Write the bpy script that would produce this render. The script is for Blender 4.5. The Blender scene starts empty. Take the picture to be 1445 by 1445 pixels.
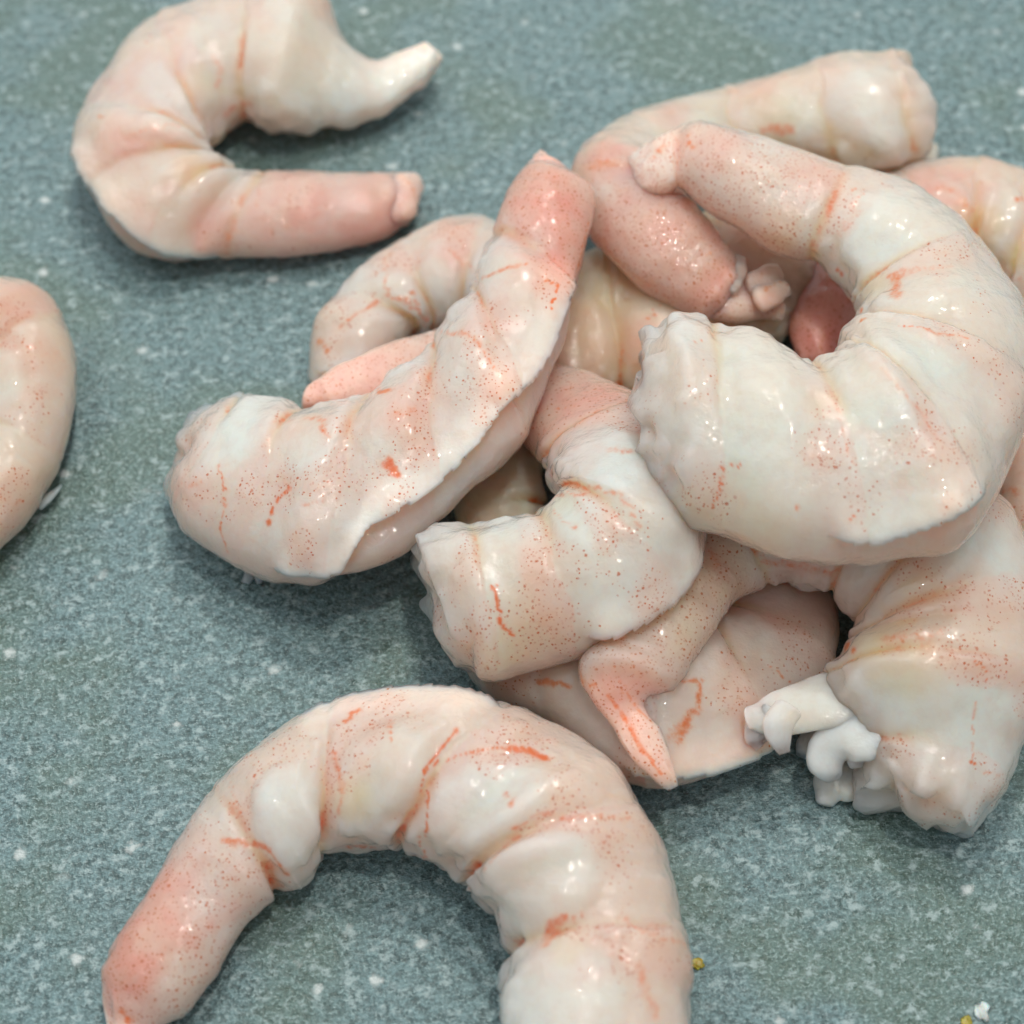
import bpy, math
import numpy as np
from mathutils import Vector

sc = bpy.context.scene
CM = 0.01
# ------------------------------------------------------------------ camera
PITCH = math.radians(60.0); FOV = math.radians(32.0); DIST = 19.0      # cm
CAM = np.array([0.0, -DIST * math.cos(PITCH), DIST * math.sin(PITCH)])
FWD = np.array([0.0, math.cos(PITCH), -math.sin(PITCH)])
UPV = np.array([0.0, math.sin(PITCH), math.cos(PITCH)])
TAN = math.tan(FOV / 2); HP = 722.5
cam_d = bpy.data.cameras.new('camera'); cam = bpy.data.objects.new('camera', cam_d)
sc.collection.objects.link(cam); sc.camera = cam
cam.location = CAM * CM
cam.rotation_euler = (math.pi / 2 - PITCH, 0, 0)
cam_d.sensor_width = 36; cam_d.angle = FOV
cam_d.clip_start = 0.01; cam_d.clip_end = 10
cam_d.dof.use_dof = True; cam_d.dof.focus_distance = 0.174; cam_d.dof.aperture_fstop = 20.0
# ------------------------------------------------------------------ world
w = bpy.data.worlds.new('World'); sc.world = w; w.use_nodes = True
bg = w.node_tree.nodes['Background']
bg.inputs[0].default_value = (0.97, 0.99, 1.0, 1); bg.inputs[1].default_value = 0.42
# ------------------------------------------------------------------ lamps
def area(name, loc, size, power, col, target=(0, 0, 0.01)):
    d = bpy.data.lights.new(name, 'AREA'); d.shape = 'RECTANGLE'; d.size = size[0]; d.size_y = size[1]
    d.energy = power; d.color = col
    o = bpy.data.objects.new(name, d); sc.collection.objects.link(o); o.location = loc
    o.rotation_euler = (Vector(target) - Vector(loc)).to_track_quat('-Z', 'Y').to_euler()
    return o
area('ceiling_lamp', (0.05, 0.30, 0.56), (0.038, 0.038), 1.2, (1.0, 0.95, 0.86))
area('ceiling_lamp', (0.10, 0.02, 0.66), (0.038, 0.038), 1.05, (1.0, 0.95, 0.86))
area('overhead_softbox', (-0.30, 0.55, 0.95), (1.5, 1.5), 6.5, (0.93, 0.98, 1.0))  # broad softbox added overhead and behind for soft, even light
# ------------------------------------------------------------------ view
sc.view_settings.view_transform = 'Standard'; sc.view_settings.look = 'None'
sc.view_settings.exposure = 0.20; sc.view_settings.gamma = 1.0
sc.view_settings.use_curve_mapping = False
sc.render.engine = 'CYCLES'
sc.cycles.max_bounces = 9; sc.cycles.diffuse_bounces = 6; sc.cycles.glossy_bounces = 2; sc.cycles.transmission_bounces = 8
sc.cycles.use_adaptive_sampling = True; sc.cycles.adaptive_threshold = 0.05
sc.cycles.caustics_reflective = False; sc.cycles.caustics_refractive = False; sc.cycles.use_denoising = True; sc.cycles.denoising_prefilter = 'ACCURATE'

rng = np.random.default_rng(7)

# ------------------------------------------------------------------ maths
def unproject(px, py, z):
    px = np.asarray(px, float); py = np.asarray(py, float); z = np.asarray(z, float)
    dx = (px - HP) / HP * TAN; dy = -(py - HP) / HP * TAN
    ray = FWD + dx[..., None] * np.array([1.0, 0, 0]) + dy[..., None] * UPV
    t = (z - CAM[2]) / ray[..., 2]
    return CAM + ray * t[..., None]
def project(P):
    d = P - CAM
    dep = d @ FWD
    return np.stack([HP + d[:, 0] / dep / TAN * HP, HP - (d @ UPV) / dep / TAN * HP], 1), dep
_perm = rng.permutation(4096)
_rnd = rng.random(4096)
def vnoise(P):
    I = np.floor(P).astype(np.int64); F = P - I
    F = F * F * F * (F * (F * 6 - 15) + 10)
    def h(i, j, k):
        return _rnd[_perm[(_perm[(_perm[i & 4095] + j) & 4095] + k) & 4095]]
    x, y, z = I[:, 0], I[:, 1], I[:, 2]; fx, fy, fz = F[:, 0], F[:, 1], F[:, 2]
    c00 = h(x, y, z) * (1 - fx) + h(x + 1, y, z) * fx
    c10 = h(x, y + 1, z) * (1 - fx) + h(x + 1, y + 1, z) * fx
    c01 = h(x, y, z + 1) * (1 - fx) + h(x + 1, y, z + 1) * fx
    c11 = h(x, y + 1, z + 1) * (1 - fx) + h(x + 1, y + 1, z + 1) * fx
    return 2 * ((c00 * (1 - fy) + c10 * fy) * (1 - fz) + (c01 * (1 - fy) + c11 * fy) * fz) - 1
def fbm(P, f, octv=2):
    s = 0; a = 1.0
    for o in range(octv):
        s = s + a * vnoise(P * f + 17.3 * o); a *= 0.5; f = f * 2.1
    return s
def sstep(a, b, x):
    t = np.clip((x - a) / (b - a), 0, 1); return t * t * (3 - 2 * t)
def catmull(S, u):
    n = len(S); i = np.clip(np.floor(u).astype(int), 0, n - 2); f = (u - i)[:, None]
    p0 = S[np.clip(i - 1, 0, n - 1)]; p1 = S[i]; p2 = S[i + 1]; p3 = S[np.clip(i + 2, 0, n - 1)]
    return 0.5 * (2 * p1 + (p2 - p0) * f + (2 * p0 - 5 * p1 + 4 * p2 - p3) * f ** 2 + (3 * p1 - p0 - 3 * p2 + p3) * f ** 3)

def frames(st, zb, hf, ds, u0=None, u1=None):
    """stations (ax,ay,bx,by) in the picture -> rings in cm: centre, half-width vector, half-height, station index"""
    S = np.array(st, float)[:, :4]; n = len(S)
    u = np.linspace(0, n - 1, (n - 1) * 40 + 1)
    zi = np.interp(u, [q[0] for q in zb], [q[1] for q in zb])
    hfu = np.interp(u, [q[0] for q in hf], [q[1] for q in hf]) if isinstance(hf, (list, tuple)) else np.full(len(u), hf)
    Q = catmull(S, u)
    mx = (Q[:, 0] + Q[:, 2]) / 2; my = (Q[:, 1] + Q[:, 3]) / 2
    tx = np.gradient(mx); ty = -np.gradient(my); tl = np.hypot(tx, ty) + 1e-9
    nx, ny = -ty / tl, tx / tl
    z = zi + 0.5
    for _ in range(4):
        C = unproject(mx, my, z)
        dep = (C - CAM) @ FWD; s = dep * TAN / HP
        Ex = (Q[:, 0] - Q[:, 2]) / 2 * s; Ey = -(Q[:, 1] - Q[:, 3]) / 2 * s
        v = C - CAM; sp = -v[:, 2] / np.linalg.norm(v, axis=1); cp = np.sqrt(1 - sp ** 2)
        En = np.abs(Ex * nx + Ey * ny) + 1e-6
        h = hfu * En
        z = zi + 0.9 * h
    k = np.sqrt(np.clip(1 - (h * cp * ny / En) ** 2, 0.3, 1))
    W = np.stack([k * Ex, k * Ey / sp, 0 * Ex], 1)
    # resample by arc length
    L = np.concatenate([[0], np.cumsum(np.linalg.norm(np.diff(C, axis=0), axis=1))])
    lo = 0.0 if u0 is None else np.interp(u0, u, L); hi = L[-1] if u1 is None else np.interp(u1, u, L)
    m = max(8, int((hi - lo) / ds)); l = np.linspace(lo, hi, m)
    def sm(A):
        return np.stack([np.interp(l, L, A[:, j]) for j in range(A.shape[1])], 1)
    return sm(C), sm(W), np.interp(l, L, h), np.interp(l, L, u), l, np.interp(l, L, zi)

class Mesh: pass
def tube(fr, nphi, cap0=0.35, cap1=0.35, ncap=9, tuck0=False, tuck1=False):
    """closed tube through the rings, with rounded ends; keeps ring data for shaping"""
    C, W, h, u, l, zi = fr
    T = np.gradient(C, axis=0); T /= np.linalg.norm(T, axis=1)[:, None]
    R = np.sqrt(np.linalg.norm(W, axis=1) * h)
    def cap(i, sgn, ln):
        x = np.linspace(0, 1, ncap + 1)[1:]
        x = np.sin(x * math.pi / 2) * 0.998
        sc_ = np.sqrt(1 - x ** 2)
        return [(C[i] + sgn * T[i] * ln * R[i] * xx, W[i] * ss, h[i] * ss, u[i], l[i] + sgn * ln * R[i] * xx, zi[i]) for xx, ss in zip(x, sc_)]
    a = cap(0, -1, cap0)[::-1]; b = cap(len(C) - 1, 1, cap1)
    cat = lambda j, mid: np.concatenate([np.array([r[j] for r in a]), mid, np.array([r[j] for r in b])])
    Tn = np.concatenate([np.repeat(T[:1], ncap, 0), T, np.repeat(T[-1:], ncap, 0)])
    C2, W2, h2, u2, l2, z2 = [cat(j, m_) for j, m_ in enumerate((C, W, h, u, l, zi))]
    phi = np.linspace(0, 2 * math.pi, nphi, endpoint=False)
    M = Mesh(); M.n = len(C2); M.nphi = nphi
    M.C, M.W, M.h, M.u, M.l, M.zi, M.T = C2, W2, h2, u2, l2, z2, Tn
    M.phi = phi
    M.P = C2[:, None, :] + W2[:, None, :] * np.cos(phi)[None, :, None]
    M.P = M.P + (h2[:, None] * np.sin(phi)[None, :])[..., None] * np.array([0, 0, 1.0])
    M.D = M.P - C2[:, None, :]
    M.R = np.concatenate([np.repeat(R[:1], ncap), R, np.repeat(R[-1:], ncap)])
    M.ncap = ncap
    return M
def normals(P):
    a = np.gradient(P, axis=0)
    b = np.roll(P, -1, 1) - np.roll(P, 1, 1)
    n = np.cross(b, a); n /= np.linalg.norm(n, axis=2)[..., None] + 1e-12
    D = P - P.mean(1, keepdims=True); q = len(P) // 4
    return n * (1.0 if (n[q:-q] * D[q:-q]).sum() > 0 else -1.0)

# ------------------------------------------------------------------ materials
def N(nt, t, **kw):
    n = nt.nodes.new(t)
    for k, v in kw.items(): setattr(n, k, v)
    return n
def flesh_material():
    m = bpy.data.materials.new('shrimp_flesh'); m.use_nodes = True; nt = m.node_tree; L = nt.links.new
    b = nt.nodes['Principled BSDF']
    tc = N(nt, 'ShaderNodeTexCoord'); mp = N(nt, 'ShaderNodeMapping'); mp.inputs['Scale'].default_value = (100, 100, 100)
    L(tc.outputs['Object'], mp.inputs[0])
    oi = N(nt, 'ShaderNodeObjectInfo')
    A = N(nt, 'ShaderNodeAttribute', attribute_name='paint_a'); B = N(nt, 'ShaderNodeAttribute', attribute_name='paint_b')
    sa = N(nt, 'ShaderNodeSeparateColor'); sb = N(nt, 'ShaderNodeSeparateColor')
    L(A.outputs['Color'], sa.inputs[0]); L(B.outputs['Color'], sb.inputs[0])
    def math_(op, a, c=None, clamp=False):
        n = N(nt, 'ShaderNodeMath', operation=op, use_clamp=clamp)
        for i, v in enumerate((a, c)):
            if v is None: continue
            if isinstance(v, (int, float)): n.inputs[i].default_value = v
            else: L(v, n.inputs[i])
        return n.outputs[0]
    def ramp(x, lo, hi, a=0.0, c=1.0):
        n = N(nt, 'ShaderNodeMapRange', interpolation_type='SMOOTHSTEP'); L(x, n.inputs[0])
        for i, v in zip((1, 2, 3, 4), (lo, hi, a, c)): n.inputs[i].default_value = v
        return n.outputs[0]
    def mix(f, a, c):
        n = N(nt, 'ShaderNodeMix', data_type='RGBA')
        if isinstance(f, (int, float)): n.inputs[0].default_value = f
        else: L(f, n.inputs[0])
        for i, v in ((6, a), (7, c)):
            if isinstance(v, tuple): n.inputs[i].default_value = v + (1,)
            else: L(v, n.inputs[i])
        return n.outputs[2]
    def noise(scale, det=2, rough=.5, src=None):
        n = N(nt, 'ShaderNodeTexNoise'); n.inputs['Scale'].default_value = scale; n.inputs['Detail'].default_value = det
        n.inputs['Roughness'].default_value = rough; L(src or mp.outputs[0], n.inputs['Vector']); return n
    white, pink, speck = sa.outputs[0], sa.outputs[1], sa.outputs[2]
    red, yellow, trans = sb.outputs[0], sb.outputs[1], sb.outputs[2]
    n1 = noise(3.0, 3, .6)
    nf = ramp(n1.outputs[0], .35, .68)
    col = mix(ramp(math_('ADD', white, math_('MULTIPLY', math_('SUBTRACT', n1.outputs[0], .5), .6)), .0, 1.0), (.80, .645, .56), (.765, .80, .745))
    n2 = noise(7.5, 3, .65)
    col = mix(ramp(n2.outputs[0], .40, .72, 0.0, .34), col, (.74, .63, .58))
    col = mix(ramp(n2.outputs[0], .58, .30, 0.0, .30), col, (.80, .81, .76))
    col = mix(math_('MULTIPLY', yellow, .65, True), col, (.80, .66, .33))
    col = mix(math_('MULTIPLY', math_('MULTIPLY', pink, ramp(n1.outputs[0], .25, .7, .65, 1.0)), 1.0, True), col, (.82, .32, .27))
    # film of pigment under the dots
    col = mix(math_('MULTIPLY', speck, .34, True), col, (.83, .46, .33))
    # dots, two sizes, each kept or dropped by its own random value
    warp = noise(9.0, 1); wv = N(nt, 'ShaderNodeMixRGB'); wv.inputs[0].default_value = .05
    L(mp.outputs[0], wv.inputs[1]); L(warp.outputs['Color'], wv.inputs[2])
    tot = None
    for sc_, r0, r1 in ((20.0, .17, .28), (28.0, .18, .30)):
        v = N(nt, 'ShaderNodeTexVoronoi', feature='F1'); v.inputs['Scale'].default_value = sc_; v.inputs['Randomness'].default_value = .95
        L(wv.outputs[0], v.inputs['Vector'])
        c = N(nt, 'ShaderNodeSeparateColor'); L(v.outputs['Color'], c.inputs[0])
        d = ramp(math_('DIVIDE', v.outputs['Distance'], math_('ADD', math_('MULTIPLY', c.outputs[2], .75), .55)), r0, r1, 1.0, 0.0)
        keep = ramp(math_('SUBTRACT', math_('MULTIPLY', speck, 2.5), c.outputs[0]), 0.0, .12)
        k = math_('MULTIPLY', math_('MULTIPLY', d, keep), ramp(c.outputs[1], 0, 1, .35, 1.0))
        tot = k if tot is None else math_('MAXIMUM', tot, k)
    col = mix(math_('MULTIPLY', tot, .9, True), col, (.56, .125, .03))
    rn = noise(14.0, 3, .65)
    rf = ramp(math_('ADD', red, math_('MULTIPLY', math_('SUBTRACT', rn.outputs[0], .5), 1.2)), .22, .95)
    col = mix(math_('MULTIPLY', ramp(red, .0, .7), .40), col, (.82, .42, .27))
    col = mix(math_('MULTIPLY', rf, .90), col, (.80, .17, .035))
    L(col, b.inputs['Base Color'])
    b.inputs['Subsurface Weight'].default_value = 1.0
    L(mix(ramp(white, .1, .8), (1.0, .66, .46), (.80, .68, .56)), b.inputs['Subsurface Radius'])
    L(math_('MULTIPLY', math_('SUBTRACT', 1.0, math_('MULTIPLY', trans, .85)), .014), b.inputs['Subsurface Scale'])
    b.inputs['IOR'].default_value = 1.36
    L(math_('MULTIPLY', math_('SUBTRACT', 1.0, trans, True), .28), b.inputs['Transmission Weight'])
    b.inputs['Roughness'].default_value = .42
    b.inputs['Specular IOR Level'].default_value = .2
    b.inputs['Coat Weight'].default_value = 1.0; b.inputs['Coat Roughness'].default_value = .035; b.inputs['Coat IOR'].default_value = 1.38
    # wet wrinkles
    w1 = noise(5.0, 1, .5); w2 = noise(17.0, 2, .55)
    hsum = math_('ADD', w1.outputs[0], math_('MULTIPLY', w2.outputs[0], .9))
    bp = N(nt, 'ShaderNodeBump'); bp.inputs['Strength'].default_value = .38; bp.inputs['Distance'].default_value = .0004
    L(hsum, bp.inputs['Height']); L(bp.outputs[0], b.inputs['Coat Normal'])
    bp2 = N(nt, 'ShaderNodeBump'); bp2.inputs['Strength'].default_value = .22; bp2.inputs['Distance'].default_value = .0004
    L(hsum, bp2.inputs['Height']); L(bp2.outputs[0], b.inputs['Normal'])
    return m
FLESH = flesh_material()

def slab_material():
    m = bpy.data.materials.new('mottled_stone'); m.use_nodes = True; nt = m.node_tree; L = nt.links.new
    b = nt.nodes['Principled BSDF']
    tc = N(nt, 'ShaderNodeTexCoord'); mp = N(nt, 'ShaderNodeMapping'); mp.inputs['Scale'].default_value = (84, 100, 100)
    mp.inputs['Rotation'].default_value = (0, 0, math.radians(-8))
    L(tc.outputs['Object'], mp.inputs[0])
    def noise(scale, det, rough):
        n = N(nt, 'ShaderNodeTexNoise'); n.inputs['Scale'].default_value = scale; n.inputs['Detail'].default_value = det
        n.inputs['Roughness'].default_value = rough; L(mp.outputs[0], n.inputs['Vector']); return n.outputs[0]
    def ramp(x, lo, hi, a=0.0, c=1.0):
        n = N(nt, 'ShaderNodeMapRange', interpolation_type='SMOOTHSTEP'); L(x, n.inputs[0])
        for i, v in zip((1, 2, 3, 4), (lo, hi, a, c)): n.inputs[i].default_value = v
        return n.outputs[0]
    def mix(f, a, c):
        n = N(nt, 'ShaderNodeMix', data_type='RGBA'); L(f, n.inputs[0])
        for i, v in ((6, a), (7, c)):
            if isinstance(v, tuple): n.inputs[i].default_value = v + (1,)
            else: L(v, n.inputs[i])
        return n.outputs[2]
    big = noise(.5, 2, .6); med = noise(2.6, 3, .6); fine = noise(12.0, 3, .7); fl = noise(7.0, 2, .6); grain = noise(30, 2, .7)
    col = mix(ramp(fine, .32, .62), (.020, .058, .062), (.138, .238, .256))
    col = mix(ramp(med, .46, .70, 0.0, .40), col, (.15, .25, .265))
    col = mix(ramp(big, .45, .60, 0.0, .5), col, (.068, .118, .070))
    col = mix(ramp(grain, .36, .50, .5, 0.0), col, (.034, .066, .066))
    col = mix(ramp(grain, .53, .66, .0, .55), col, (.33, .45, .455))
    f1 = N(nt, 'ShaderNodeMath', operation='MULTIPLY'); L(ramp(fl, .51, .66), f1.inputs[0]); L(ramp(fine, .40, .60), f1.inputs[1])
    f2 = N(nt, 'ShaderNodeMath', operation='MULTIPLY'); L(f1.outputs[0], f2.inputs[0]); f2.inputs[1].default_value = .6
    col = mix(f2.outputs[0], col, (.39, .49, .50))
    v = N(nt, 'ShaderNodeTexVoronoi'); v.inputs['Scale'].default_value = 2.3; L(mp.outputs[0], v.inputs['Vector'])
    cs = N(nt, 'ShaderNodeSeparateColor'); L(v.outputs['Color'], cs.inputs[0])
    wv = N(nt, 'ShaderNodeMath', operation='ADD'); L(v.outputs['Distance'], wv.inputs[0])
    wm = N(nt, 'ShaderNodeMath', operation='MULTIPLY'); L(fine, wm.inputs[0]); wm.inputs[1].default_value = .34; L(wm.outputs[0], wv.inputs[1])
    q = N(nt, 'ShaderNodeMath', operation='MULTIPLY'); L(ramp(wv.outputs[0], .20, .34, .85, 0), q.inputs[0]); L(ramp(cs.outputs[0], .45, .7), q.inputs[1])
    col = mix(q.outputs[0], col, (.56, .62, .62))
    L(col, b.inputs['Base Color'])
    L(ramp(fine, .3, .7, .34, .50), b.inputs['Roughness'])
    b.inputs['Specular IOR Level'].default_value = .6
    h = N(nt, 'ShaderNodeMath', operation='ADD'); L(fine, h.inputs[0]); L(grain, h.inputs[1])
    bp = N(nt, 'ShaderNodeBump'); bp.inputs['Strength'].default_value = .5; bp.inputs['Distance'].default_value = .0004
    L(h.outputs[0], bp.inputs['Height']); L(bp.outputs[0], b.inputs['Normal'])
    return m
def crumb_material(name, c):
    m = bpy.data.materials.new(name); m.use_nodes = True; nt = m.node_tree; b = nt.nodes['Principled BSDF']
    n = N(nt, 'ShaderNodeTexNoise'); n.inputs['Scale'].default_value = 900; tc = N(nt, 'ShaderNodeTexCoord'); nt.links.new(tc.outputs['Object'], n.inputs['Vector'])
    r = N(nt, 'ShaderNodeValToRGB'); r.color_ramp.elements[0].color = tuple(x * .55 for x in c) + (1,); r.color_ramp.elements[1].color = c + (1,)
    r.color_ramp.elements[0].position = .35; r.color_ramp.elements[1].position = .65
    nt.links.new(n.outputs[0], r.inputs[0]); nt.links.new(r.outputs[0], b.inputs['Base Color'])
    b.inputs['Roughness'].default_value = .4; b.inputs['Subsurface Weight'].default_value = .4; b.inputs['Subsurface Scale'].default_value = .001
    return m

# ------------------------------------------------------------------ the surface
def build_slab():
    t = .018; X0, X1, Y0, Y1 = -.30, .30, -.22, .42; e = .004
    prof = [(0, -t), (0, -e), (e * .3, -e * .3), (e, 0)]
    vs = []; fs = []
    for o, z in prof:
        vs += [(X0 + o, Y0 + o, z), (X1 - o, Y0 + o, z), (X1 - o, Y1 - o, z), (X0 + o, Y1 - o, z)]
    for k in range(len(prof) - 1):
        for j in range(4):
            a = 4 * k + j; c = 4 * k + (j + 1) % 4
            fs.append((a, c, c + 4, a + 4))
    n = 4 * (len(prof) - 1); fs.append((n, n + 1, n + 2, n + 3)); fs.append((3, 2, 1, 0))
    me = bpy.data.meshes.new('stone_slab'); me.from_pydata(vs, [], fs); me.materials.append(slab_material())
    o = bpy.data.objects.new('stone_slab', me); sc.collection.objects.link(o); o['kind'] = 'structure'
    o['label'] = 'mottled grey green stone slab under the shrimps'
    return o
build_slab()

# ------------------------------------------------------------------ shaping one piece of shrimp
def emit(name, M, base, parent, A, B):
    P = (M.P.reshape(-1, 3) - base) * CM
    n, k = M.n, M.nphi
    i = np.arange(n - 1)[:, None]; j = np.arange(k)[None, :]
    q = np.stack([i * k + j, i * k + (j + 1) % k, (i + 1) * k + (j + 1) % k, (i + 1) * k + j], -1).reshape(-1, 4)
    a_ = np.gradient(M.P, axis=0); b_ = np.roll(M.P, -1, 1) - np.roll(M.P, 1, 1); D_ = M.P - M.P.mean(1, keepdims=True)
    flip = (np.cross(b_, a_) * D_).sum() < 0
    if flip: q = q[:, ::-1]
    nv = len(P); nq = len(q)
    me = bpy.data.meshes.new(name)
    caps = [list(range(k))[::-1], list(range((n - 1) * k, n * k))]
    if flip: caps = [c[::-1] for c in caps]
    loops = np.concatenate([q.ravel(), np.array(caps[0]), np.array(caps[1])])
    starts = np.concatenate([np.arange(nq) * 4, [nq * 4, nq * 4 + k]])
    me.vertices.add(nv); me.vertices.foreach_set('co', P.astype(np.float32).ravel())
    me.loops.add(len(loops)); me.loops.foreach_set('vertex_index', loops.astype(np.int32))
    me.polygons.add(nq + 2); me.polygons.foreach_set('loop_start', starts.astype(np.int32))
    me.polygons.foreach_set('use_smooth', np.ones(nq + 2, bool))
    me.update(calc_edges=True); me.validate()
    for nm, X in (('paint_a', A), ('paint_b', B)):
        at = me.attributes.new(nm, 'FLOAT_COLOR', 'POINT')
        X4 = np.concatenate([np.clip(X, 0, 1.5), np.ones((nv, 1))], 1)
        at.data.foreach_set('color', X4.astype(np.float32).ravel())
    me.materials.append(FLESH)
    o = bpy.data.objects.new(name, me); sc.collection.objects.link(o); o.parent = parent
    return o

def wrap(x): return (x + math.pi) % (2 * math.pi) - math.pi

def shape(M, segs, lip=None, seed=0, ragged0=0.0, ragged1=0.0, amp=1.0, lipd=.12, cut=None):
    """muscle bulges, creases, the cut along the back, torn ends and uneven flesh"""
    n, k = M.n, M.nphi
    phi = M.phi[None, :]; inner = (1 - np.cos(phi)) / 2; up = np.sin(phi)
    off = np.array([seed * 3.7, seed * 1.9, seed * 5.1])
    P0 = M.P.reshape(-1, 3) + off
    lowf = fbm(P0, 1.3).reshape(n, k); midf = fbm(P0, 3.4).reshape(n, k); finf = fbm(P0, 9.0).reshape(n, k)
    R = M.R[:, None]
    u = M.u[:, None] + .35 * up * 0 + .16 * lowf
    disp = np.zeros((n, k)); bul = np.zeros((n, k)); cre = np.zeros((n, k)); xl = np.full((n, k), .5)
    du = np.gradient(M.l) / (np.gradient(M.u) + 1e-6); du = np.clip(np.where(np.isfinite(du), du, .4), .1, 3)[:, None]
    bnd = [-3.0] + list(segs) + [M.u.max() + 3.0]
    for a, b_ in zip(bnd[:-1], bnd[1:]):
        x = (u - a) / (b_ - a); ins = (x >= 0) & (x < 1)
        xl = np.where(ins, x, xl)
        ov = np.clip(1 - ((x - .5) / .47) ** 2 - ((wrap(phi - 2.05)) / .85) ** 2, 0, 1)
        if cut is None or a < cut - .3: bul = np.where(ins, sstep(0, .75, ov), bul)
    for s in segs:
        d = (u - s) * du
        wd = .035 + .035 * inner
        c = np.exp(-(d / wd) ** 2)
        cre = np.maximum(cre, c)
        d2 = d + .05 * midf
        rim = np.where(d2 < 0, np.exp(d2 / .22), -np.exp(-d2 / .26)) * sstep(.0, .03, np.abs(d2))
        disp += rim * .018 * (.45 + .55 * amp) * sstep(-.6, .2, up) * (.7 + .6 * lowf) * (1 - sstep(.75, 1, inner))
    disp += amp * (.095 * R * (bul - .4) * (.5 + .5 * inner))
    disp -= amp * cre * (.010 + .070 * inner ** 2) * (.8 + .4 * midf)
    disp += .050 * lowf * R * 1.3 + .010 * midf + .003 * finf
    wr = vnoise(np.stack([np.broadcast_to(M.l[:, None] * 5.5, (n, k)) + 1.2 * lowf, np.broadcast_to(np.cos(phi) * 1.3, (n, k)) + seed, np.broadcast_to(np.sin(phi) * 1.3, (n, k))], -1).reshape(-1, 3)).reshape(n, k)
    disp += amp * .010 * (1 - np.abs(wr) * 2.2) * sstep(-.6, .4, midf)
    fb = vnoise(np.stack([np.broadcast_to(M.l[:, None] * 1.6, (n, k)), np.broadcast_to(phi * R * 9, (n, k)) + .6 * midf, np.full((n, k), seed * 2.3)], -1).reshape(-1, 3)).reshape(n, k)
    disp += .0035 * fb
    disp += .055 * np.clip((R - .15) / .5, 0, 1) * fbm(P0 + 3, 4.2, 2).reshape(n, k) * sstep(.80, .97, inner) * (1.0 if cut is None else sstep(.3, -.1, M.u[:, None] - cut))
    Dn = M.D / (np.linalg.norm(M.D, axis=2)[..., None] + 1e-9)
    nr = normals(M.P)
    fade = np.ones(n); nc = M.ncap
    fade[:nc] = np.linspace(0, 1, nc); fade[-nc:] = np.linspace(1, 0, nc)
    M.P = M.P + nr * (disp * fade[:, None])[..., None]
    # the cut along the back
    M.lipw = np.zeros((n, k)); M.under = np.zeros((n, k))
    if lip is not None:
        lp = np.array(lip, float)
        seg_n = np.linalg.norm(np.diff(lp, axis=0), axis=1); tt = np.concatenate([[0], np.cumsum(seg_n)])
        s = np.linspace(0, tt[-1], int(tt[-1] / 4) + 2)
        lp = np.stack([np.interp(s, tt, lp[:, 0]), np.interp(s, tt, lp[:, 1])], 1)
        px, _ = project(M.P.reshape(-1, 3)); px = px.reshape(n, k, 2)
        nrm = normals(M.P); vd = CAM - M.P; vis = (nrm * vd).sum(2) > 0
        pc = np.zeros(n); md = np.full(n, 1e9)
        for i in range(n):
            d2 = ((px[i][:, None, :] - lp[None]) ** 2).sum(2).min(1)
            d2 = np.where(vis[i], d2, 1e9); jm = int(d2.argmin()); pc[i] = wrap(M.phi[jm]); md[i] = math.sqrt(d2[jm])
        ok = md < 9
        if ok.sum() > 5:
            idx = np.arange(n)
            pcs = np.interp(idx, idx[ok], np.unwrap(pc[ok]))
            ker = np.ones(7) / 7; pcs = np.convolve(np.pad(pcs, 3, mode='edge'), ker, 'valid')
            on = ok.astype(float); ker = np.ones(15) / 15
            on = np.convolve(np.pad(on, 7, mode='edge'), ker, 'valid'); on = sstep(.35, .95, on)
            jag = .012 * vnoise(np.stack([M.l * 7, 0 * M.l + seed, 0 * M.l], 1)) + .005 * vnoise(np.stack([M.l * 19, 0 * M.l + seed, 0 * M.l], 1))
            d = wrap(phi - (pcs + jag / M.R)[:, None]) * R        # cm round the body, + above the cut
            under = on[:, None] * (d < 0) * np.exp(-(np.abs(d) / .55) ** 1.5)
            over = on[:, None] * (d >= 0) * np.exp(-d / .16)
            nr = normals(M.P)
            tang = np.roll(M.P, 1, 1) - np.roll(M.P, -1, 1); tang /= np.linalg.norm(tang, axis=2)[..., None] + 1e-9
            M.P = M.P + nr * (over * .045 - under * lipd)[..., None] + tang * (over * .075)[..., None]
            M.under = under; M.lipw = on[:, None] * np.exp(-((d - .12) / .2) ** 2) * (d > 0)
    # torn ends
    for rg, side in ((ragged0, 0), (ragged1, 1)):
        if rg <= 0: continue
        dist = (M.l - M.l[nc]) if side == 0 else (M.l[-nc - 1] - M.l)
        wgt = np.exp(-np.clip(dist, 0, None) / .22)[:, None]
        lob = fbm(P0, 2.6, 2).reshape(n, k); lob2 = fbm(P0 + 9, 6.0, 1).reshape(n, k)
        sg = -1 if side == 0 else 1
        M.P = M.P + (M.T * sg)[:, None, :] * (rg * wgt * (1.1 * lob + .25 * lob2 + .1))[..., None]
        M.P = M.P + Dn * (rg * wgt * .55 * lob2)[..., None]
    # resting flat on what carries it
    flo = (M.zi + .0)[:, None] + .012
    z = M.P[..., 2]; M.P[..., 2] = np.where(z < flo, flo + .25 * np.maximum(z - flo, -.04) * 0 + .0, z)
    M.cre, M.bul, M.xl, M.lowf, M.midf, M.inner, M.up = cre, bul, xl, lowf, midf, inner, up
    return M

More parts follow.
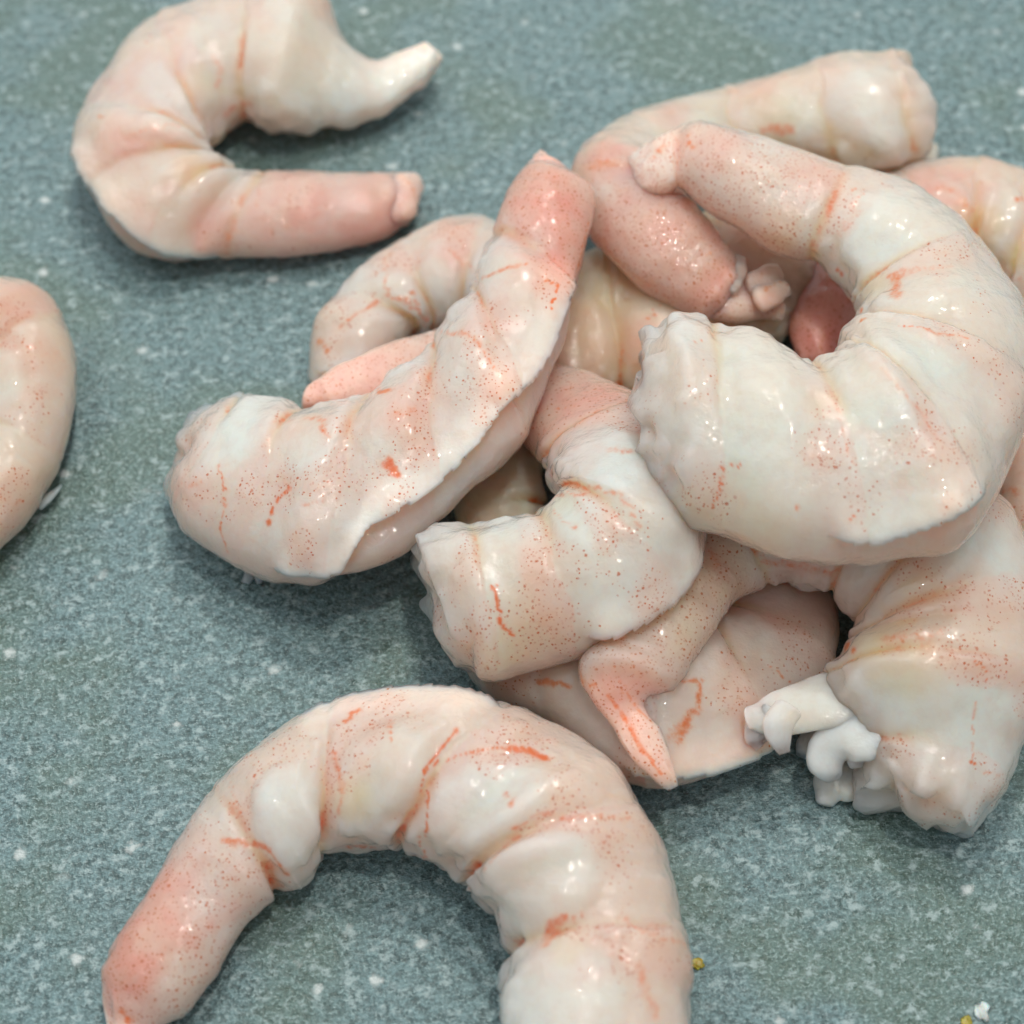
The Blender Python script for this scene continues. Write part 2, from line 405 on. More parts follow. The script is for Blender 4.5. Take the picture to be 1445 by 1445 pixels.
def autopaint(M, p, tail=False, lcut=None):
    """the flesh's own colours: opaque muscle, pink film, dots, yellow fat, orange creases"""
    n, k = M.n, M.nphi
    ph = np.broadcast_to(M.phi[None, :], (n, k))
    white = p.get('white', .45) + .55 * M.bul * (0 if tail else 1) + .25 * M.lowf - .30 * sstep(.6, 1, 1 - M.inner) - .55 * M.under + .35 * M.lipw
    band = sstep(.50, .72, M.xl + .12 * M.midf) * sstep(-.2, .25, M.up + .2 * M.lowf) * (1 - sstep(.80, .98, M.inner))
    speck = 1.3 * p.get('speck', .35) * (band * (.6 + .9 * M.midf)) * (1 - M.under) - .45 * M.bul - .12
    pink = .05 + p.get('pink', .15) + .18 * M.lowf + .12 * band
    tf = None
    if lcut is not None: tf = sstep(-.55, .45, M.l[:, None] - lcut + .25 * M.lowf + .15 * M.midf)
    elif tail: tf = 1.0
    if tf is not None:
        s2 = np.where(M.up > -.3, 1, .4) * (p.get('tspeck', .45) + .15 * M.midf)
        pink = pink + tf * (1.35 * p.get('tpink', .55) + .2 * M.lowf - pink); speck = speck + tf * (s2 - speck); white = white + tf * (p.get('twhite', .4) - white)
    yellow = (.02 + p.get('yellow', .12)) + .5 * M.cre * sstep(.35, .8, M.inner) + .22 * M.lowf
    red = p.get('red', .30) * M.cre * sstep(.40, .85, M.inner) * (1 + M.midf) + p.get('red', .3) * .3 * M.cre * sstep(0, .5, M.midf)
    if lcut is not None:
        bl = np.exp(-((M.l[:, None] - lcut + .16 * M.lowf * 0) / .06) ** 2) * (M.up > -.4)
        red = np.maximum(red, .34 * bl * (1 + .9 * M.midf)); yellow = yellow + .2 * bl
    f = lambda X: np.broadcast_to(X, (n, k)).reshape(-1)
    return np.stack([f(white), f(pink), f(speck)], 1), np.stack([f(red), f(yellow), f(np.full((n, k), .7) if 'bit' in p else np.clip(np.maximum(M.lipw * .9, sstep(.42, .22, M.R)[:, None]), 0, .95))], 1)

class Painter:
    """finds the spot of the surface a feature lies on, then paints round that spot in space"""
    def __init__(s, parts):
        s.parts = parts
        s.P = np.concatenate([m.P.reshape(-1, 3) for m, _, _ in parts])
        s.A = np.concatenate([a for _, a, _ in parts]); s.B = np.concatenate([b for _, _, b in parts])
        s.px, s.dep = project(s.P); s.off = fbm(s.P, 6.0) ; s.off2 = fbm(s.P + 31, 2.6)
    def locate(s, x, y):
        d = np.hypot(s.px[:, 0] - x, s.px[:, 1] - y); c = d < 7
        if not c.any(): 
            i = int(d.argmin())
            return s.P[i] if d[i] < 25 else None
        ii = np.nonzero(c)[0]; return s.P[ii[s.dep[ii].argmin()]]
    def stroke(s, pts, wpx, amt=1.0, ch='red', jit=.5):
        pts = np.array(pts, float)
        if len(pts) == 1: pts = np.concatenate([pts, pts + .5])
        L = np.concatenate([[0], np.cumsum(np.linalg.norm(np.diff(pts, axis=0), axis=1))])
        l = np.linspace(0, L[-1], max(2, int(L[-1] / 4)))
        Q = [s.locate(a, b) for a, b in zip(np.interp(l, L, pts[:, 0]), np.interp(l, L, pts[:, 1]))]
        Q = [q for q in Q if q is not None]
        if not Q: return
        Q = np.array(Q); r = wpx * .5 * DIST * TAN / HP
        lo, hi = Q.min(0) - 4 * r, Q.max(0) + 4 * r
        ii = np.nonzero(((s.P > lo) & (s.P < hi)).all(1))[0]
        if len(ii) == 0: return
        X = s.P[ii]; d = np.full(len(ii), 1e9)
        for q in Q: d = np.minimum(d, ((X - q) ** 2).sum(1))
        d = np.sqrt(d) / r * (1 + jit * s.off[ii])
        g = np.exp(-(np.clip(d, 0, None) ** 2) * .8)
        s.add(ch, ii, amt * g)
    def blob(s, x, y, rpx, amt, ch):
        q = s.locate(x, y)
        if q is None: return
        r = rpx * DIST * TAN / HP
        d = np.linalg.norm(s.P - q, axis=1) / r * (1 + .35 * s.off2 + .15 * s.off)
        s.add(ch, slice(None), amt * (1 - sstep(.25, 1.3, d)))
    def add(s, ch, ii, v):
        T, c = {'white': (s.A, 0), 'pink': (s.A, 1), 'speck': (s.A, 2), 'red': (s.B, 0), 'yellow': (s.B, 1)}[ch]
        if ch == 'red': T[ii, c] = np.maximum(T[ii, c], v)
        else: T[ii, c] += v
    def out(s):
        r = []; i = 0
        for m, a, b in s.parts:
            k = len(a); r.append((s.A[i:i + k], s.B[i:i + k])); i += k
        return r

DS = .026
def strip(c, zb, hf=.6):
    """narrow piece given by a centre line (x,y,half-width px): stations across it"""
    c = np.array(c, float); t = np.gradient(c[:, :2], axis=0); t /= np.linalg.norm(t, axis=1)[:, None] + 1e-9
    nn = np.stack([t[:, 1], -t[:, 0]], 1)
    return [tuple(c[i, :2] + nn[i] * c[i, 2]) + tuple(c[i, :2] - nn[i] * c[i, 2]) for i in range(len(c))]

def shrimp(spec, idx):
    st = spec['st']; zb = spec.get('zb', [(0, 0)]); hf = spec.get('hf', .82); p = spec.get('p', {})
    cut = spec.get('tail_at'); n_st = len(st)
    parts = []; names = []
    fr = frames(st, zb, hf, DS)
    nphi = int(np.clip(2 * math.pi * np.sqrt(np.linalg.norm(fr[1], axis=1) * fr[2]).max() / DS, 48, 260))
    M = tube(fr, nphi, spec.get('cap0', .22), spec.get('cap1', .45))
    shape(M, spec['segs'], spec.get('lip'), idx + 1, spec.get('rag', .10), spec.get('rag1', .05), spec.get('amp', 1.0), spec.get('lipd', .12), cut)
    lcut = float(np.interp(cut, fr[3], fr[4])) if cut else None
    a, b = autopaint(M, p, False, lcut); parts.append((M, a, b)); names.append(('body', None))
    for nm, line, z, h_, pp in spec.get('bits', []):
        s2 = strip(line, z, h_)
        fr = frames(s2, [(0, z[0]), (len(s2) - 1, z[1])], h_, .022)
        k = int(np.clip(2 * math.pi * np.sqrt(np.linalg.norm(fr[1], axis=1) * fr[2]).max() / .022, 20, 90))
        M = tube(fr, k, .6, .6, 7)
        M.P = M.P + normals(M.P) * (np.minimum(M.R, .2)[:, None] * (.10 * fbm(M.P.reshape(-1, 3) + idx, 3.0, 1).reshape(M.n, M.nphi)))[..., None]
        shape(M, [], None, idx + 53 + len(parts), 0, .05, .5)
        q = dict(p); q.update(pp); q['bit'] = 1
        a, b = autopaint(M, q, pp.get('tail', False)); parts.append((M, a, b)); names.append((nm, None))
    pt = Painter(parts)
    for ch in ('white', 'pink', 'speck', 'yellow'):
        for x, y, r, am in spec.get(ch, []): pt.blob(x, y, r, am, ch)
    for pts, wd, am in spec.get('redlines', []): pt.stroke(pts, wd, am)
    base = np.array([parts[0][0].P[..., 0].mean(), parts[0][0].P[..., 1].mean(), 0.0])
    e = bpy.data.objects.new('shrimp', None); sc.collection.objects.link(e); e.location = base * CM; e.empty_display_size = .01
    e['label'] = spec['label']; e['category'] = 'shrimp'; e['group'] = 'peeled shrimps on the slab'
    for (M, _, _), (A, B), (nm, _) in zip(parts, pt.out(), names): emit(nm, M, base, e, A, B)

SHRIMPS = [
 dict(label='small C-shaped shrimp lying alone in the upper left, tail stub pointing right',
  amp=.5, st=[(596,62,604,120),(558,74,574,142),(522,85,530,170),(482,52,470,182),(442,-20,395,182),(350,-28,342,172),(250,8,315,198),(175,55,308,214),(125,130,305,221),(101,205,305,228),(118,275,310,234),(172,342,328,234),(238,371,348,240),(300,366,366,243),(380,366,420,240),(460,358,480,240),(540,335,542,243),(572,318,562,246)],
  hf=[(0,.8),(2,.7),(4,.72),(17,.75)], zb=[(0,.25),(2,.12),(4,0),(17,0)], segs=[4.9,6.6,8.4,10.2,11.6,13.3], tail_at=13.3, cap0=.6,
  lip=[(104,212),(118,240),(145,279),(185,323),(226,351),(275,355),(300,362)],
  bits=[('tail_tip',[(545,288,30),(564,278,34),(580,270,31),(592,266,21),(599,266,9)],(.2,.22),.5,dict(tail=True,tpink=.55,tspeck=.1))],
  p=dict(white=.46,pink=.13,speck=.12,tpink=.50,tspeck=.08,yellow=.14),
  white=[(450,90,120,.6),(285,262,34,.7),(540,110,50,.4),(200,310,40,.2)], pink=[(450,90,110,-.25),(230,100,90,.22),(180,180,60,.2),(480,295,70,.2)],
  yellow=[(285,110,35,.5),(318,205,25,.6),(275,230,30,.5)],
  redlines=[([(208,45),(203,55)],6,.8),([(134,162),(141,160)],5,.7),([(180,184),(210,178),(245,170),(258,172)],5,.55),([(305,75),(318,100),(312,122)],9,.45),([(360,242),(362,285)],6,.5),([(345,150),(325,165)],14,.5),([(405,305),(412,325)],8,.4),([(560,235),(590,262),(592,285)],8,.45),([(300,365),(330,362)],6,.45)]),
 dict(label='pale shrimp cut off by the left edge of the picture',
  st=[(-130,420,-100,560),(-60,385,-70,560),(0,388,-50,560),(60,415,-45,570),(97,490,-45,580),(106,580,-45,590),(85,655,-50,610),(45,730,-70,630),(0,780,-90,650),(-60,812,-120,670),(-120,835,-160,700)],
  hf=.85, segs=[1.5,3.6,5.9,7.6,9.0],
  bits=[('shred',[(55,712,8),(72,700,7),(86,684,3)],(.1,.15),.5,dict(white=.5,speck=0))],
  p=dict(white=.45,pink=.12,speck=.4,yellow=.25),
  pink=[(30,410,60,.3),(60,500,60,.15)], speck=[(20,490,60,.35),(10,700,40,.3)],
  redlines=[([(0,475),(50,485),(95,505)],22,.28),([(0,705),(50,712)],14,.32)]),
 dict(label='big arched shrimp at the bottom, tail pointing to the lower left corner',
  st=[(985,1600,690,1600),(990,1520,690,1520),(983,1445,698,1445),(974,1340,706,1370),(960,1260,695,1300),(937,1190,662,1262),(908,1138,650,1240),(870,1075,636,1228),(810,1035,602,1215),(740,1000,560,1203),(660,970,522,1198),(580,967,492,1200),(500,978,475,1208),(420,1005,455,1228),(350,1050,425,1248),(305,1095,405,1255),(265,1150,385,1275),(220,1230,350,1310),(170,1310,300,1385),(142,1368,265,1432),(140,1405,228,1450),(150,1442,206,1466),(152,1490,200,1500)],
  hf=.80, amp=1.45, segs=[1.0,3.3,5.9,9.1,12.4,15.3], tail_at=15.3,
  lip=[(700,992),(640,975),(570,975),(500,985),(430,1008)], lipd=.07,
  p=dict(white=.40,pink=.10,speck=.45,tpink=.28,tspeck=.34,twhite=.5,yellow=.06),
  white=[(415,1165,52,.6),(660,1150,58,.6),(735,1275,66,.6),(790,1410,85,.5),(330,1290,50,.4),(560,1080,30,.3),(500,1050,25,.3)],
  pink=[(205,1270,75,.5),(170,1370,60,.35),(260,1190,50,.2)],
  speck=[(560,1020,55,.5),(475,1085,40,.5),(400,1050,50,.5),(520,1120,45,.4),(780,1105,55,.5),(860,1210,60,.5),(830,1330,45,.5),(890,1400,40,.3),(200,1300,80,.25),(720,1070,40,.3),(350,1210,40,.3)],
  yellow=[(490,1130,34,.6),(800,1330,30,.4)],
  redlines=[([(645,1024),(604,1087),(597,1144),(594,1220)],6,.8),([(604,1081),(648,1059),(698,1050),(730,1050)],6,.7),([(720,1050),(745,1053),(767,1063)],10,1.0),([(484,1012),(503,996)],8,.75),([(547,1012),(550,1040)],7,.6),([(468,1056),(478,1119),(471,1150)],9,.55),([(320,1100),(339,1157)],6,.5),([(314,1179),(345,1182),(377,1207),(399,1238)],9,.7),([(676,1226),(704,1194),(761,1153),(830,1147),(893,1150)],8,.5),([(714,1113),(723,1128)],9,.65),([(767,1327),(775,1312),(793,1301)],12,.7),([(793,1301),(824,1283)],6,.5),([(875,1289),(919,1314),(975,1333)],6,.55),([(906,1364),(931,1434)],12,.45),([(490,1200),(528,1202)],7,.6),([(655,1255),(672,1300)],7,.45),([(169,1434),(180,1445)],12,.8)]),
 dict(label='lowest shrimp of the heap, body with painted warm gap shade, mostly hidden under the others',
  st=[(1170,300,1112,470),(1080,290,1050,505),(980,300,960,550),(880,330,880,560),(800,370,820,575),(735,420,775,600),(680,520,768,640),(650,620,766,680),(640,700,775,722),(650,770,760,760)],
  hf=.5, segs=[1.6,3.2,4.9,6.4,7.9], p=dict(white=0,pink=.35,speck=.1,yellow=.8,red=.35),  # pink and yellow raised: warm shade between the bodies put into the colour
  yellow=[(870,400,60,.4)], redlines=[([(915,443),(925,438)],8,.9),([(920,430),(930,424)],4,.7)],white=[(1080,340,70,.5)]),
 dict(label='curled shrimp half hidden under the left shrimp of the heap, orange creases',
  st=[(437,545,540,522),(440,485,570,482),(452,440,588,467),(490,385,602,470),(549,343,614,468),(610,312,628,466),(690,303,645,462),(755,345,655,460),(770,430,660,462),(730,515,635,455),(655,560,598,468),(560,578,542,485),(480,582,482,512),(436,578,444,535)],
  hf=.72, segs=[2.2,4.1,6.0,7.6,9.4], tail_at=9.4, zb=[(0,0),(8,0),(10,.35),(13,.35)],
  p=dict(white=.45,pink=.10,speck=.3,tpink=.42,tspeck=.40,yellow=.05),
  white=[(600,395,42,.6),(540,465,45,.5),(490,390,40,.4)], speck=[(560,375,40,.5),(505,430,35,.4),(640,330,50,.5),(460,500,30,.3)],
  pink=[(640,330,60,.3),(560,360,40,.15)],
  redlines=[([(476,457),(500,437),(539,420),(578,425),(607,457)],9,.62),([(544,355),(542,413)],7,.6),([(588,413),(605,458)],9,.65),([(636,345),(665,379)],10,.45),([(444,478),(456,492)],14,.75),([(440,560),(470,550)],10,.4)]),
 dict(label='shrimp at the back of the heap, white torn front at right, pink split tail',
  st=[(1276,78,1296,230),(1245,75,1272,240),(1185,75,1220,245),(1110,98,1140,230),(1035,121,1070,225),(960,136,1010,240),(880,165,975,250),(825,205,960,260),(806,250,962,268),(815,310,975,276),(845,355,990,292),(890,402,1014,322),(945,432,1038,360),(982,446,1048,388)],
  hf=.72, segs=[1.0,2.6,4.3,6.0,8.2], tail_at=8.2, zb=[(0,.1),(4,.1),(7,.35),(10,.62),(13,.75)], rag=.12, cap0=.12, amp=.6,
  bits=[('tail_tip',[(1000,415,32),(1040,424,32),(1080,432,20),(1106,440,12)],(.75,.7),.55,dict(tail=True,tpink=.5,tspeck=.3)),
        ('tail_tip',[(1062,402,17),(1084,392,17),(1100,384,12)],(.95,.95),.5,dict(tail=True,tpink=.48,tspeck=.15)),
        ('tail_tip',[(1072,420,20),(1096,412,19),(1112,408,13)],(.95,.92),.5,dict(tail=True,tpink=.48,tspeck=.15)),
        ('tail_tip',[(1025,405,16),(1038,382,16),(1042,366,9)],(1.0,1.0),.5,dict(tail=True,tpink=.46,tspeck=.15)),
        ('shred',[(1262,205,28),(1290,215,30),(1316,220,18)],(.3,.2),.6,dict(white=.3,speck=0,pink=.05))],
  p=dict(white=.40,pink=.22,speck=.1,tpink=.58,tspeck=.6,twhite=.3,yellow=.25),
  white=[(1200,140,90,.55),(1260,160,70,.5),(940,185,40,.5)], yellow=[(1090,180,60,.4),(1000,160,40,.3),(1190,225,60,.4)], pink=[(870,220,60,.3),(960,150,40,.2)],
  redlines=[([(1074,183),(1111,187)],14,.6),([(1025,123),(1040,122)],10,.45),([(1098,104),(1104,102)],9,.5),([(821,201),(830,196)],8,.5),([(870,265),(878,263)],7,.6),([(996,355),(1006,352)],7,.6),([(1079,403),(1102,392)],7,.7),([(1093,431),(1118,440)],6,.6),([(842,335),(865,370),(900,400),(945,430)],6,.45),([(985,445),(1040,455)],5,.4),([(820,250),(830,300)],8,.4)]),
 dict(label='pinkish yellow shrimp reaching in from the right edge behind the big white shrimp',
  st=[(1560,420,1430,490),(1530,320,1415,430),(1470,252,1392,392),(1400,225,1360,378),(1330,220,1325,370),(1260,240,1290,372),(1195,290,1260,390),(1145,360,1235,420),(1120,420,1215,450),(1115,470,1203,480),(1128,505,1188,505)],
  hf=.70, segs=[1.6,3.2,4.8,6.4], tail_at=6.4, zb=[(0,0),(5,0),(8,.15),(10,.2)],
  p=dict(white=.35,pink=.28,speck=.25,tpink=.8,tspeck=.5,twhite=.1,yellow=.35),
  pink=[(1310,240,60,.35),(1340,270,50,.2)], yellow=[(1390,310,40,.6),(1430,360,30,.8),(1350,340,40,.3)], white=[(1405,240,30,.6)],
  redlines=[([(1322,260),(1341,264)],14,.5),([(1349,270),(1374,293)],14,.45),([(1436,277),(1445,276)],9,1.0),([(1400,378),(1440,395)],12,.45),([(1290,265),(1310,290)],12,.4),([(1155,440),(1160,500)],7,.4),([(1145,372),(1160,385)],10,.5)]),
 dict(label='translucent brownish pink shrimp under the heap with a torn orange scrap on it',
  st=[(640,925,700,850),(690,982,760,830),(760,1012,820,830),(835,1070,880,830),(905,1114,930,840),(990,1106,960,850),(1070,1072,990,860),(1130,1020,1005,865),(1168,955,1010,860),(1181,885,1015,850),(1163,832,1020,835),(1110,802,1015,820),(1050,780,1000,800)],
  hf=.58, segs=[2.0,4.1,6.2,8.4,10.4],
  lip=[(890,1085),(960,1090),(1020,1080),(1070,1060),(1110,1030)], lipd=.16, amp=.6,
  p=dict(white=-.05,pink=.30,speck=.40,yellow=.26,red=.1),
  speck=[(1080,930,75,.3),(1000,980,40,.3),(1130,880,50,.2)], white=[(1020,1060,55,.45),(760,1000,60,.3)], pink=[(1120,860,70,.15)],
  redlines=[([(966,957),(994,957)],8,.65),([(994,957),(989,998),(971,1016)],8,.75),([(975,1014),(966,1039)],11,.8),([(970,1022),(948,1036)],8,.65),([(756,961),(788,959),(800,966)],8,.95),([(1094,938),(1115,957)],5,.7)]),
 dict(label='sliver of orange pink shrimp at the right edge below the big white shrimp',
  st=[(1425,520,1570,500),(1408,600,1570,590),(1405,690,1570,690),(1412,760,1570,780),(1440,820,1580,850)],
  hf=.6, segs=[.9,1.9,2.9], zb=[(0,.2)], p=dict(white=.3,pink=.35,speck=.3,yellow=.3),
  redlines=[([(1412,690),(1430,693)],12,.6),([(1436,604),(1445,602)],8,.5)]),
 dict(label='shrimp at lower right of the heap with frayed white front and narrow pointed tail',
  st=[(1394,1158,1214,1098),(1422,1108,1208,1055),(1448,1040,1180,985),(1472,960,1172,946),(1482,880,1198,916),(1470,800,1205,890),(1436,718,1200,870),(1370,660,1185,858),(1290,640,1165,846),(1195,650,1138,832),(1090,665,1108,818),(1005,700,1074,828),(945,755,1042,845),(895,825,1022,872),(852,885,987,926),(816,936,957,968),(834,984,932,982),(862,1022,922,994),(878,1050,933,1022),(899,1078,943,1056),(924,1099,950,1087),(941,1110,951,1105)],
  hf=[(0,.76),(15,.76),(17,.5),(21,.5)], segs=[1.0,2.9,4.5,6.3,8.4,10.8], tail_at=10.8, zb=[(0,.02),(4,.05),(7,.2),(10,.5),(12,.62),(14,.68),(16,.78),(19,.8),(21,.75)], rag=.18, cap0=.2, amp=.75,
  bits=[('shred',[(1255,985,72),(1205,987,54),(1155,993,38),(1115,1002,33),(1082,1010,28),(1060,1012,14)],(.45,.85),.42,dict(white=.45,speck=0,pink=.03,red=0)),
        ('shred',[(1112,1000,20),(1098,1022,22),(1102,1046,15),(1106,1060,6)],(1.0,.8),.4,dict(white=.3,speck=0,pink=.05)),
        ('shred',[(1090,1008,18),(1070,1026,20),(1066,1044,16),(1072,1052,8)],(.85,.65),.4,dict(white=.3,speck=0,pink=.05)),
        ('shred',[(1225,1030,40),(1190,1044,34),(1168,1058,30),(1166,1084,24),(1174,1100,14)],(.65,.4),.4,dict(white=.3,speck=0,pink=.05)),
        ('shred',[(1225,1045,28),(1206,1062,24),(1210,1076,14)],(.62,.5),.4,dict(white=.3,speck=0,pink=.05)),
        ('shred',[(1190,1035,24),(1152,1046,22),(1134,1058,18),(1130,1066,8)],(.2,.1),.4,dict(white=.3,speck=0,pink=.05)),
        ('shred',[(1225,1098,30),(1186,1104,26),(1166,1112,24),(1162,1130,14)],(.05,.02),.45,dict(white=.3,speck=0,pink=.05))],
  p=dict(white=.42,pink=.10,speck=.4,tpink=.36,tspeck=.42,twhite=.35,yellow=.12),
  white=[(1310,1060,150,.8),(1230,970,60,.5),(1270,1110,70,.4),(1420,780,50,.5),(1420,1000,40,.3)], speck=[(1340,840,75,.55),(1370,930,45,.5),(1280,880,40,.3),(1290,800,40,.3)],
  yellow=[(1290,830,35,.4),(1270,930,45,.45),(1220,900,35,.5),(940,850,80,.6),(1010,790,60,.6)], pink=[(1130,800,45,.45),(880,960,60,.15),(1000,800,50,.15)],
  redlines=[([(1255,896),(1313,896)],24,.42),([(1190,908),(1200,914)],13,.85),([(1378,997),(1378,1065)],5,.55),([(1374,1070),(1381,1080)],7,1.0),([(1381,932),(1396,957)],5,.7),([(1392,1085),(1417,1094)],4,.5),([(1085,795),(1165,812)],14,.5),([(852,984),(889,1030),(939,1089)],6,.65),([(870,965),(925,1015)],5,.5),([(1003,774),(1012,790)],18,.4),([(813,950),(816,967),(835,970)],7,.6)]),
 dict(label='shrimp in the middle of the heap, white cut front facing left',
  st=[(657,952,592,746),(692,965,642,734),(745,945,692,729),(805,930,735,717),(870,914,766,704),(935,868,776,696),(985,800,778,688),(1003,720,776,680),(985,640,768,670),(938,580,752,652),(875,545,735,628),(810,522,715,600),(750,512,690,580),(700,515,670,560)],
  hf=.80, segs=[1.3,3.2,5.3,9.0], tail_at=9.0, zb=[(0,.3),(3,.55),(6,.85),(8,.75),(10,.35),(13,.2)], rag=.15, cap0=.2, amp=.55,
  lip=[(834,897),(880,886),(920,864),(957,838),(990,783)], lipd=.13,
  bits=[('shred',[(640,770,18),(612,756,20),(592,748,12)],(.9,.85),.6,dict(white=.3,speck=0,pink=.05))],
  p=dict(white=.50,pink=.06,speck=.5,tpink=.40,tspeck=.28,yellow=.12),
  white=[(655,830,75,.5),(850,830,85,.4),(720,760,50,.3),(930,770,60,.2)], speck=[(820,770,50,.5),(765,870,55,.5),(740,920,35,.4),(700,870,25,.3),(880,730,40,.3),(770,760,40,.3)],
  yellow=[(750,905,50,.4),(790,700,45,.4),(700,930,45,.35),(760,600,40,.3)], pink=[(830,570,80,.3),(810,640,60,.25)],
  redlines=[([(695,826),(701,820),(699,838),(711,879),(727,902)],6,.85),([(743,719),(779,696),(834,690),(880,701),(900,737)],9,.5),([(775,719),(807,742)],7,.5),([(861,628),(889,632)],12,.55),([(784,571),(807,568)],10,.45),([(765,660),(772,668)],12,.45)]),
 dict(label='bean-shaped shrimp on the left of the heap with pink tail pointing up',
  st=[(238,688,302,577),(262,748,345,551),(308,783,400,564),(368,812,450,577),(440,831,500,556),(510,812,545,527),(590,768,590,492),(660,705,622,457),(733,631,645,422),(785,535,660,392),(814,452,675,360),(812,405,690,325),(828,360,703,298),(838,310,718,268),(838,272,735,242),(806,244,750,224),(784,228,760,214)],
  hf=.72, segs=[.9,2.6,4.4,6.4,8.4,10.7], tail_at=10.7, zb=[(0,.02),(3,.1),(6,.5),(8,.8),(11,1.0),(15,1.1)], rag=.16, cap0=.3, amp=.5,
  lip=[(808,392),(796,425),(781,476),(757,520),(709,568),(675,617),(636,660),(578,704),(520,740),(495,762),(498,786),(476,803),(433,806),(394,803)], lipd=.13,
  bits=[('shred',[(352,796,8),(352,808,7),(349,818,4)],(.05,.02),.5,dict(white=.3,speck=0,pink=.05)),
        ('shred',[(366,802,9),(366,814,7),(366,822,4)],(.05,.02),.5,dict(white=.3,speck=0,pink=.05))],
  p=dict(white=.48,pink=.12,speck=.35,tpink=.60,tspeck=.65,twhite=.4,yellow=.06),
  white=[(330,600,65,.5),(420,590,40,.2),(715,545,45,.4),(600,680,45,.4),(480,770,60,.5),(640,420,40,.3),(770,450,45,.4),(370,760,40,.3)],
  speck=[(640,520,75,.65),(680,560,40,.3),(560,610,65,.55),(430,640,60,.5),(370,690,50,.4),(490,690,45,.35),(280,690,40,.4),(730,430,50,.4),(310,730,40,.2),(670,400,50,.3)],
  pink=[(775,290,70,.25),(560,560,60,.15),(270,690,40,.2),(680,440,60,.15)],
  redlines=[([(769,391),(786,399),(793,406)],5,.8),([(793,402),(790,415),(784,432)],5,1.0),([(522,546),(544,545)],10,.9),([(549,646),(556,655),(561,664)],9,1.05),([(401,687),(388,700),(380,715)],7,.9),([(377,720),(376,731)],9,1.0),([(428,585),(447,583),(457,612)],13,.55),([(384,590),(408,588)],13,.42),([(374,621),(380,615)],9,.4),([(675,389),(709,374),(743,365)],9,.6),([(617,466),(660,466),(684,491),(704,520)],7,.6),([(307,651),(314,704),(304,747),(316,781)],6,.62),([(556,578),(588,573)],12,.42),([(837,315),(822,378)],5,.75),([(251,684),(278,677)],6,.5),([(460,700),(420,710)],7,.4)]),
 dict(label='biggest white shrimp on top of the heap, curling round the right side',
  st=[(903,702,926,470),(955,742,972,434),(1030,768,1038,462),(1105,788,1098,486),(1180,797,1140,508),(1260,788,1170,506),(1336,766,1193,494),(1392,705,1202,480),(1428,620,1206,470),(1452,540,1207,462),(1452,450,1205,452),(1415,375,1196,436),(1365,310,1184,415),(1300,265,1168,393),(1235,243,1148,376),(1160,222,1095,356),(1090,195,1040,327),(1020,175,985,290),(978,174,957,264),(945,186,945,270),(918,196,925,274),(895,212,905,272),(884,232,892,262)],
  hf=[(0,.75),(10,.7),(18,.85),(22,.6)], segs=[1.6,4.3,6.6,8.8,11.4,14.3], tail_at=14.3, zb=[(0,1.15),(3,1.35),(6,1.45),(9,1.15),(12,1.0),(15,1.15),(18,1.3),(22,1.15)], rag1=.12, rag=.26, cap0=.2, amp=.65,
  lip=[(1180,757),(1225,760),(1265,750),(1310,735),(1345,722),(1385,690)], lipd=.10,
  bits=[('shred',[(925,660,44),(905,640,40),(900,600,34),(893,580,16)],(1.3,1.3),.5,dict(white=.42,speck=0,pink=.1,yellow=.3))],
  p=dict(white=.62,pink=.02,speck=.3,tpink=.18,tspeck=.42,twhite=.6,yellow=.10,red=.22),
  white=[(1010,570,120,.4),(1080,690,70,.3),(1245,325,52,.6),(1290,490,60,.3),(1210,560,40,.3),(1200,690,60,.3)],
  speck=[(1345,400,60,.45),(1290,600,48,.55),(1165,555,28,.5),(1150,630,40,.45),(1005,700,35,.5),(1370,630,35,.4),(1220,700,35,.4),(1330,460,40,.3),(1200,300,35,.4)],
  yellow=[(1040,740,70,.35),(1225,400,40,.5),(1165,560,25,.4),(960,720,40,.3),(1100,340,40,.4)], pink=[(1010,195,60,.35),(1150,240,50,.25),(1290,600,40,.15)],
  redlines=[([(964,190),(973,203)],7,.7),([(918,217),(932,201)],10,.6),([(1200,262),(1206,260)],7,.8),([(1211,271),(1217,268)],7,.75),([(1206,273),(1198,304),(1177,331)],16,.36),([(1250,384),(1267,378)],9,.55),([(1261,383),(1259,412)],15,.65),([(1268,378),(1316,372),(1343,370)],10,.42),([(1176,384),(1182,390)],7,.7),([(1209,437),(1210,448)],9,.8),([(1268,454),(1299,455),(1322,465),(1358,468),(1364,472)],5,.6),([(1019,664),(1028,660),(1041,659)],6,.8),([(1022,663),(1012,688),(1002,721)],5,.75),([(1241,515),(1274,544),(1307,581),(1323,614)],9,.42),([(1170,537),(1190,615),(1208,650)],7,.36),([(1198,738),(1203,734)],7,.7),([(1120,722),(1125,719)],5,.7),([(984,477),(990,475)],5,.6)]),
]

for i, s in enumerate(SHRIMPS): shrimp(s, i)

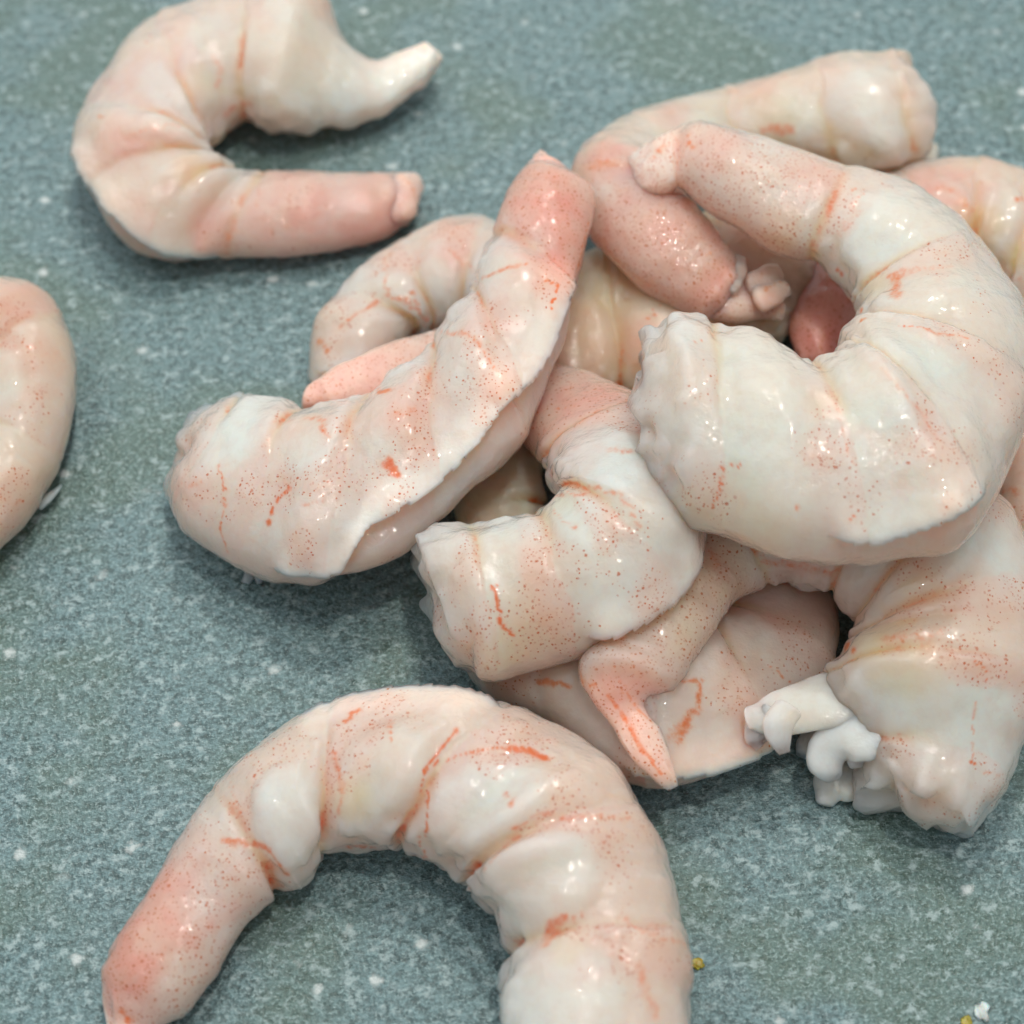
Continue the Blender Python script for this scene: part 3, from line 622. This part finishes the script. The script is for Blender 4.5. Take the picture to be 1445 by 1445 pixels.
# ------------------------------------------------------------------ crumbs
def crumb(x, y, r, mat, label, seed, flat=.5, name='crumb'):
    import bmesh
    bm = bmesh.new(); bmesh.ops.create_icosphere(bm, subdivisions=3, radius=1)
    c = unproject(x, y, 0.0); g = np.random.default_rng(seed)
    ax = np.array([1.0, .8, flat]) * r
    for v in bm.verts:
        q = np.array(v.co); d = 1 + .45 * float(fbm(q[None] + seed * 7, 1.4)[0])
        v.co = Vector(q * d * ax * CM)
    zmin = min(v.co.z for v in bm.verts)
    for v in bm.verts: v.co.z -= zmin - .0001
    for f in bm.faces: f.smooth = True
    me = bpy.data.meshes.new(name); bm.to_mesh(me); bm.free(); me.materials.append(mat)
    o = bpy.data.objects.new(name, me); sc.collection.objects.link(o); o.location = c * CM
    o.rotation_euler = (0, 0, seed); o['label'] = label; o['category'] = 'crumb'
ym = crumb_material('yellow_crumb', (.46, .36, .03)); wm = crumb_material('white_crumb', (.72, .76, .74))
crumb(984, 1360, .062, ym, 'olive yellow crumb beside the edge of the big arched shrimp', 3, .14)
crumb(1364, 1443, .062, ym, 'yellow crumb at the bottom edge next to the white crumb', 5, .14)
crumb(1386, 1428, .075, wm, 'small white flake on the slab in the bottom right corner', 8, .16, 'flake')
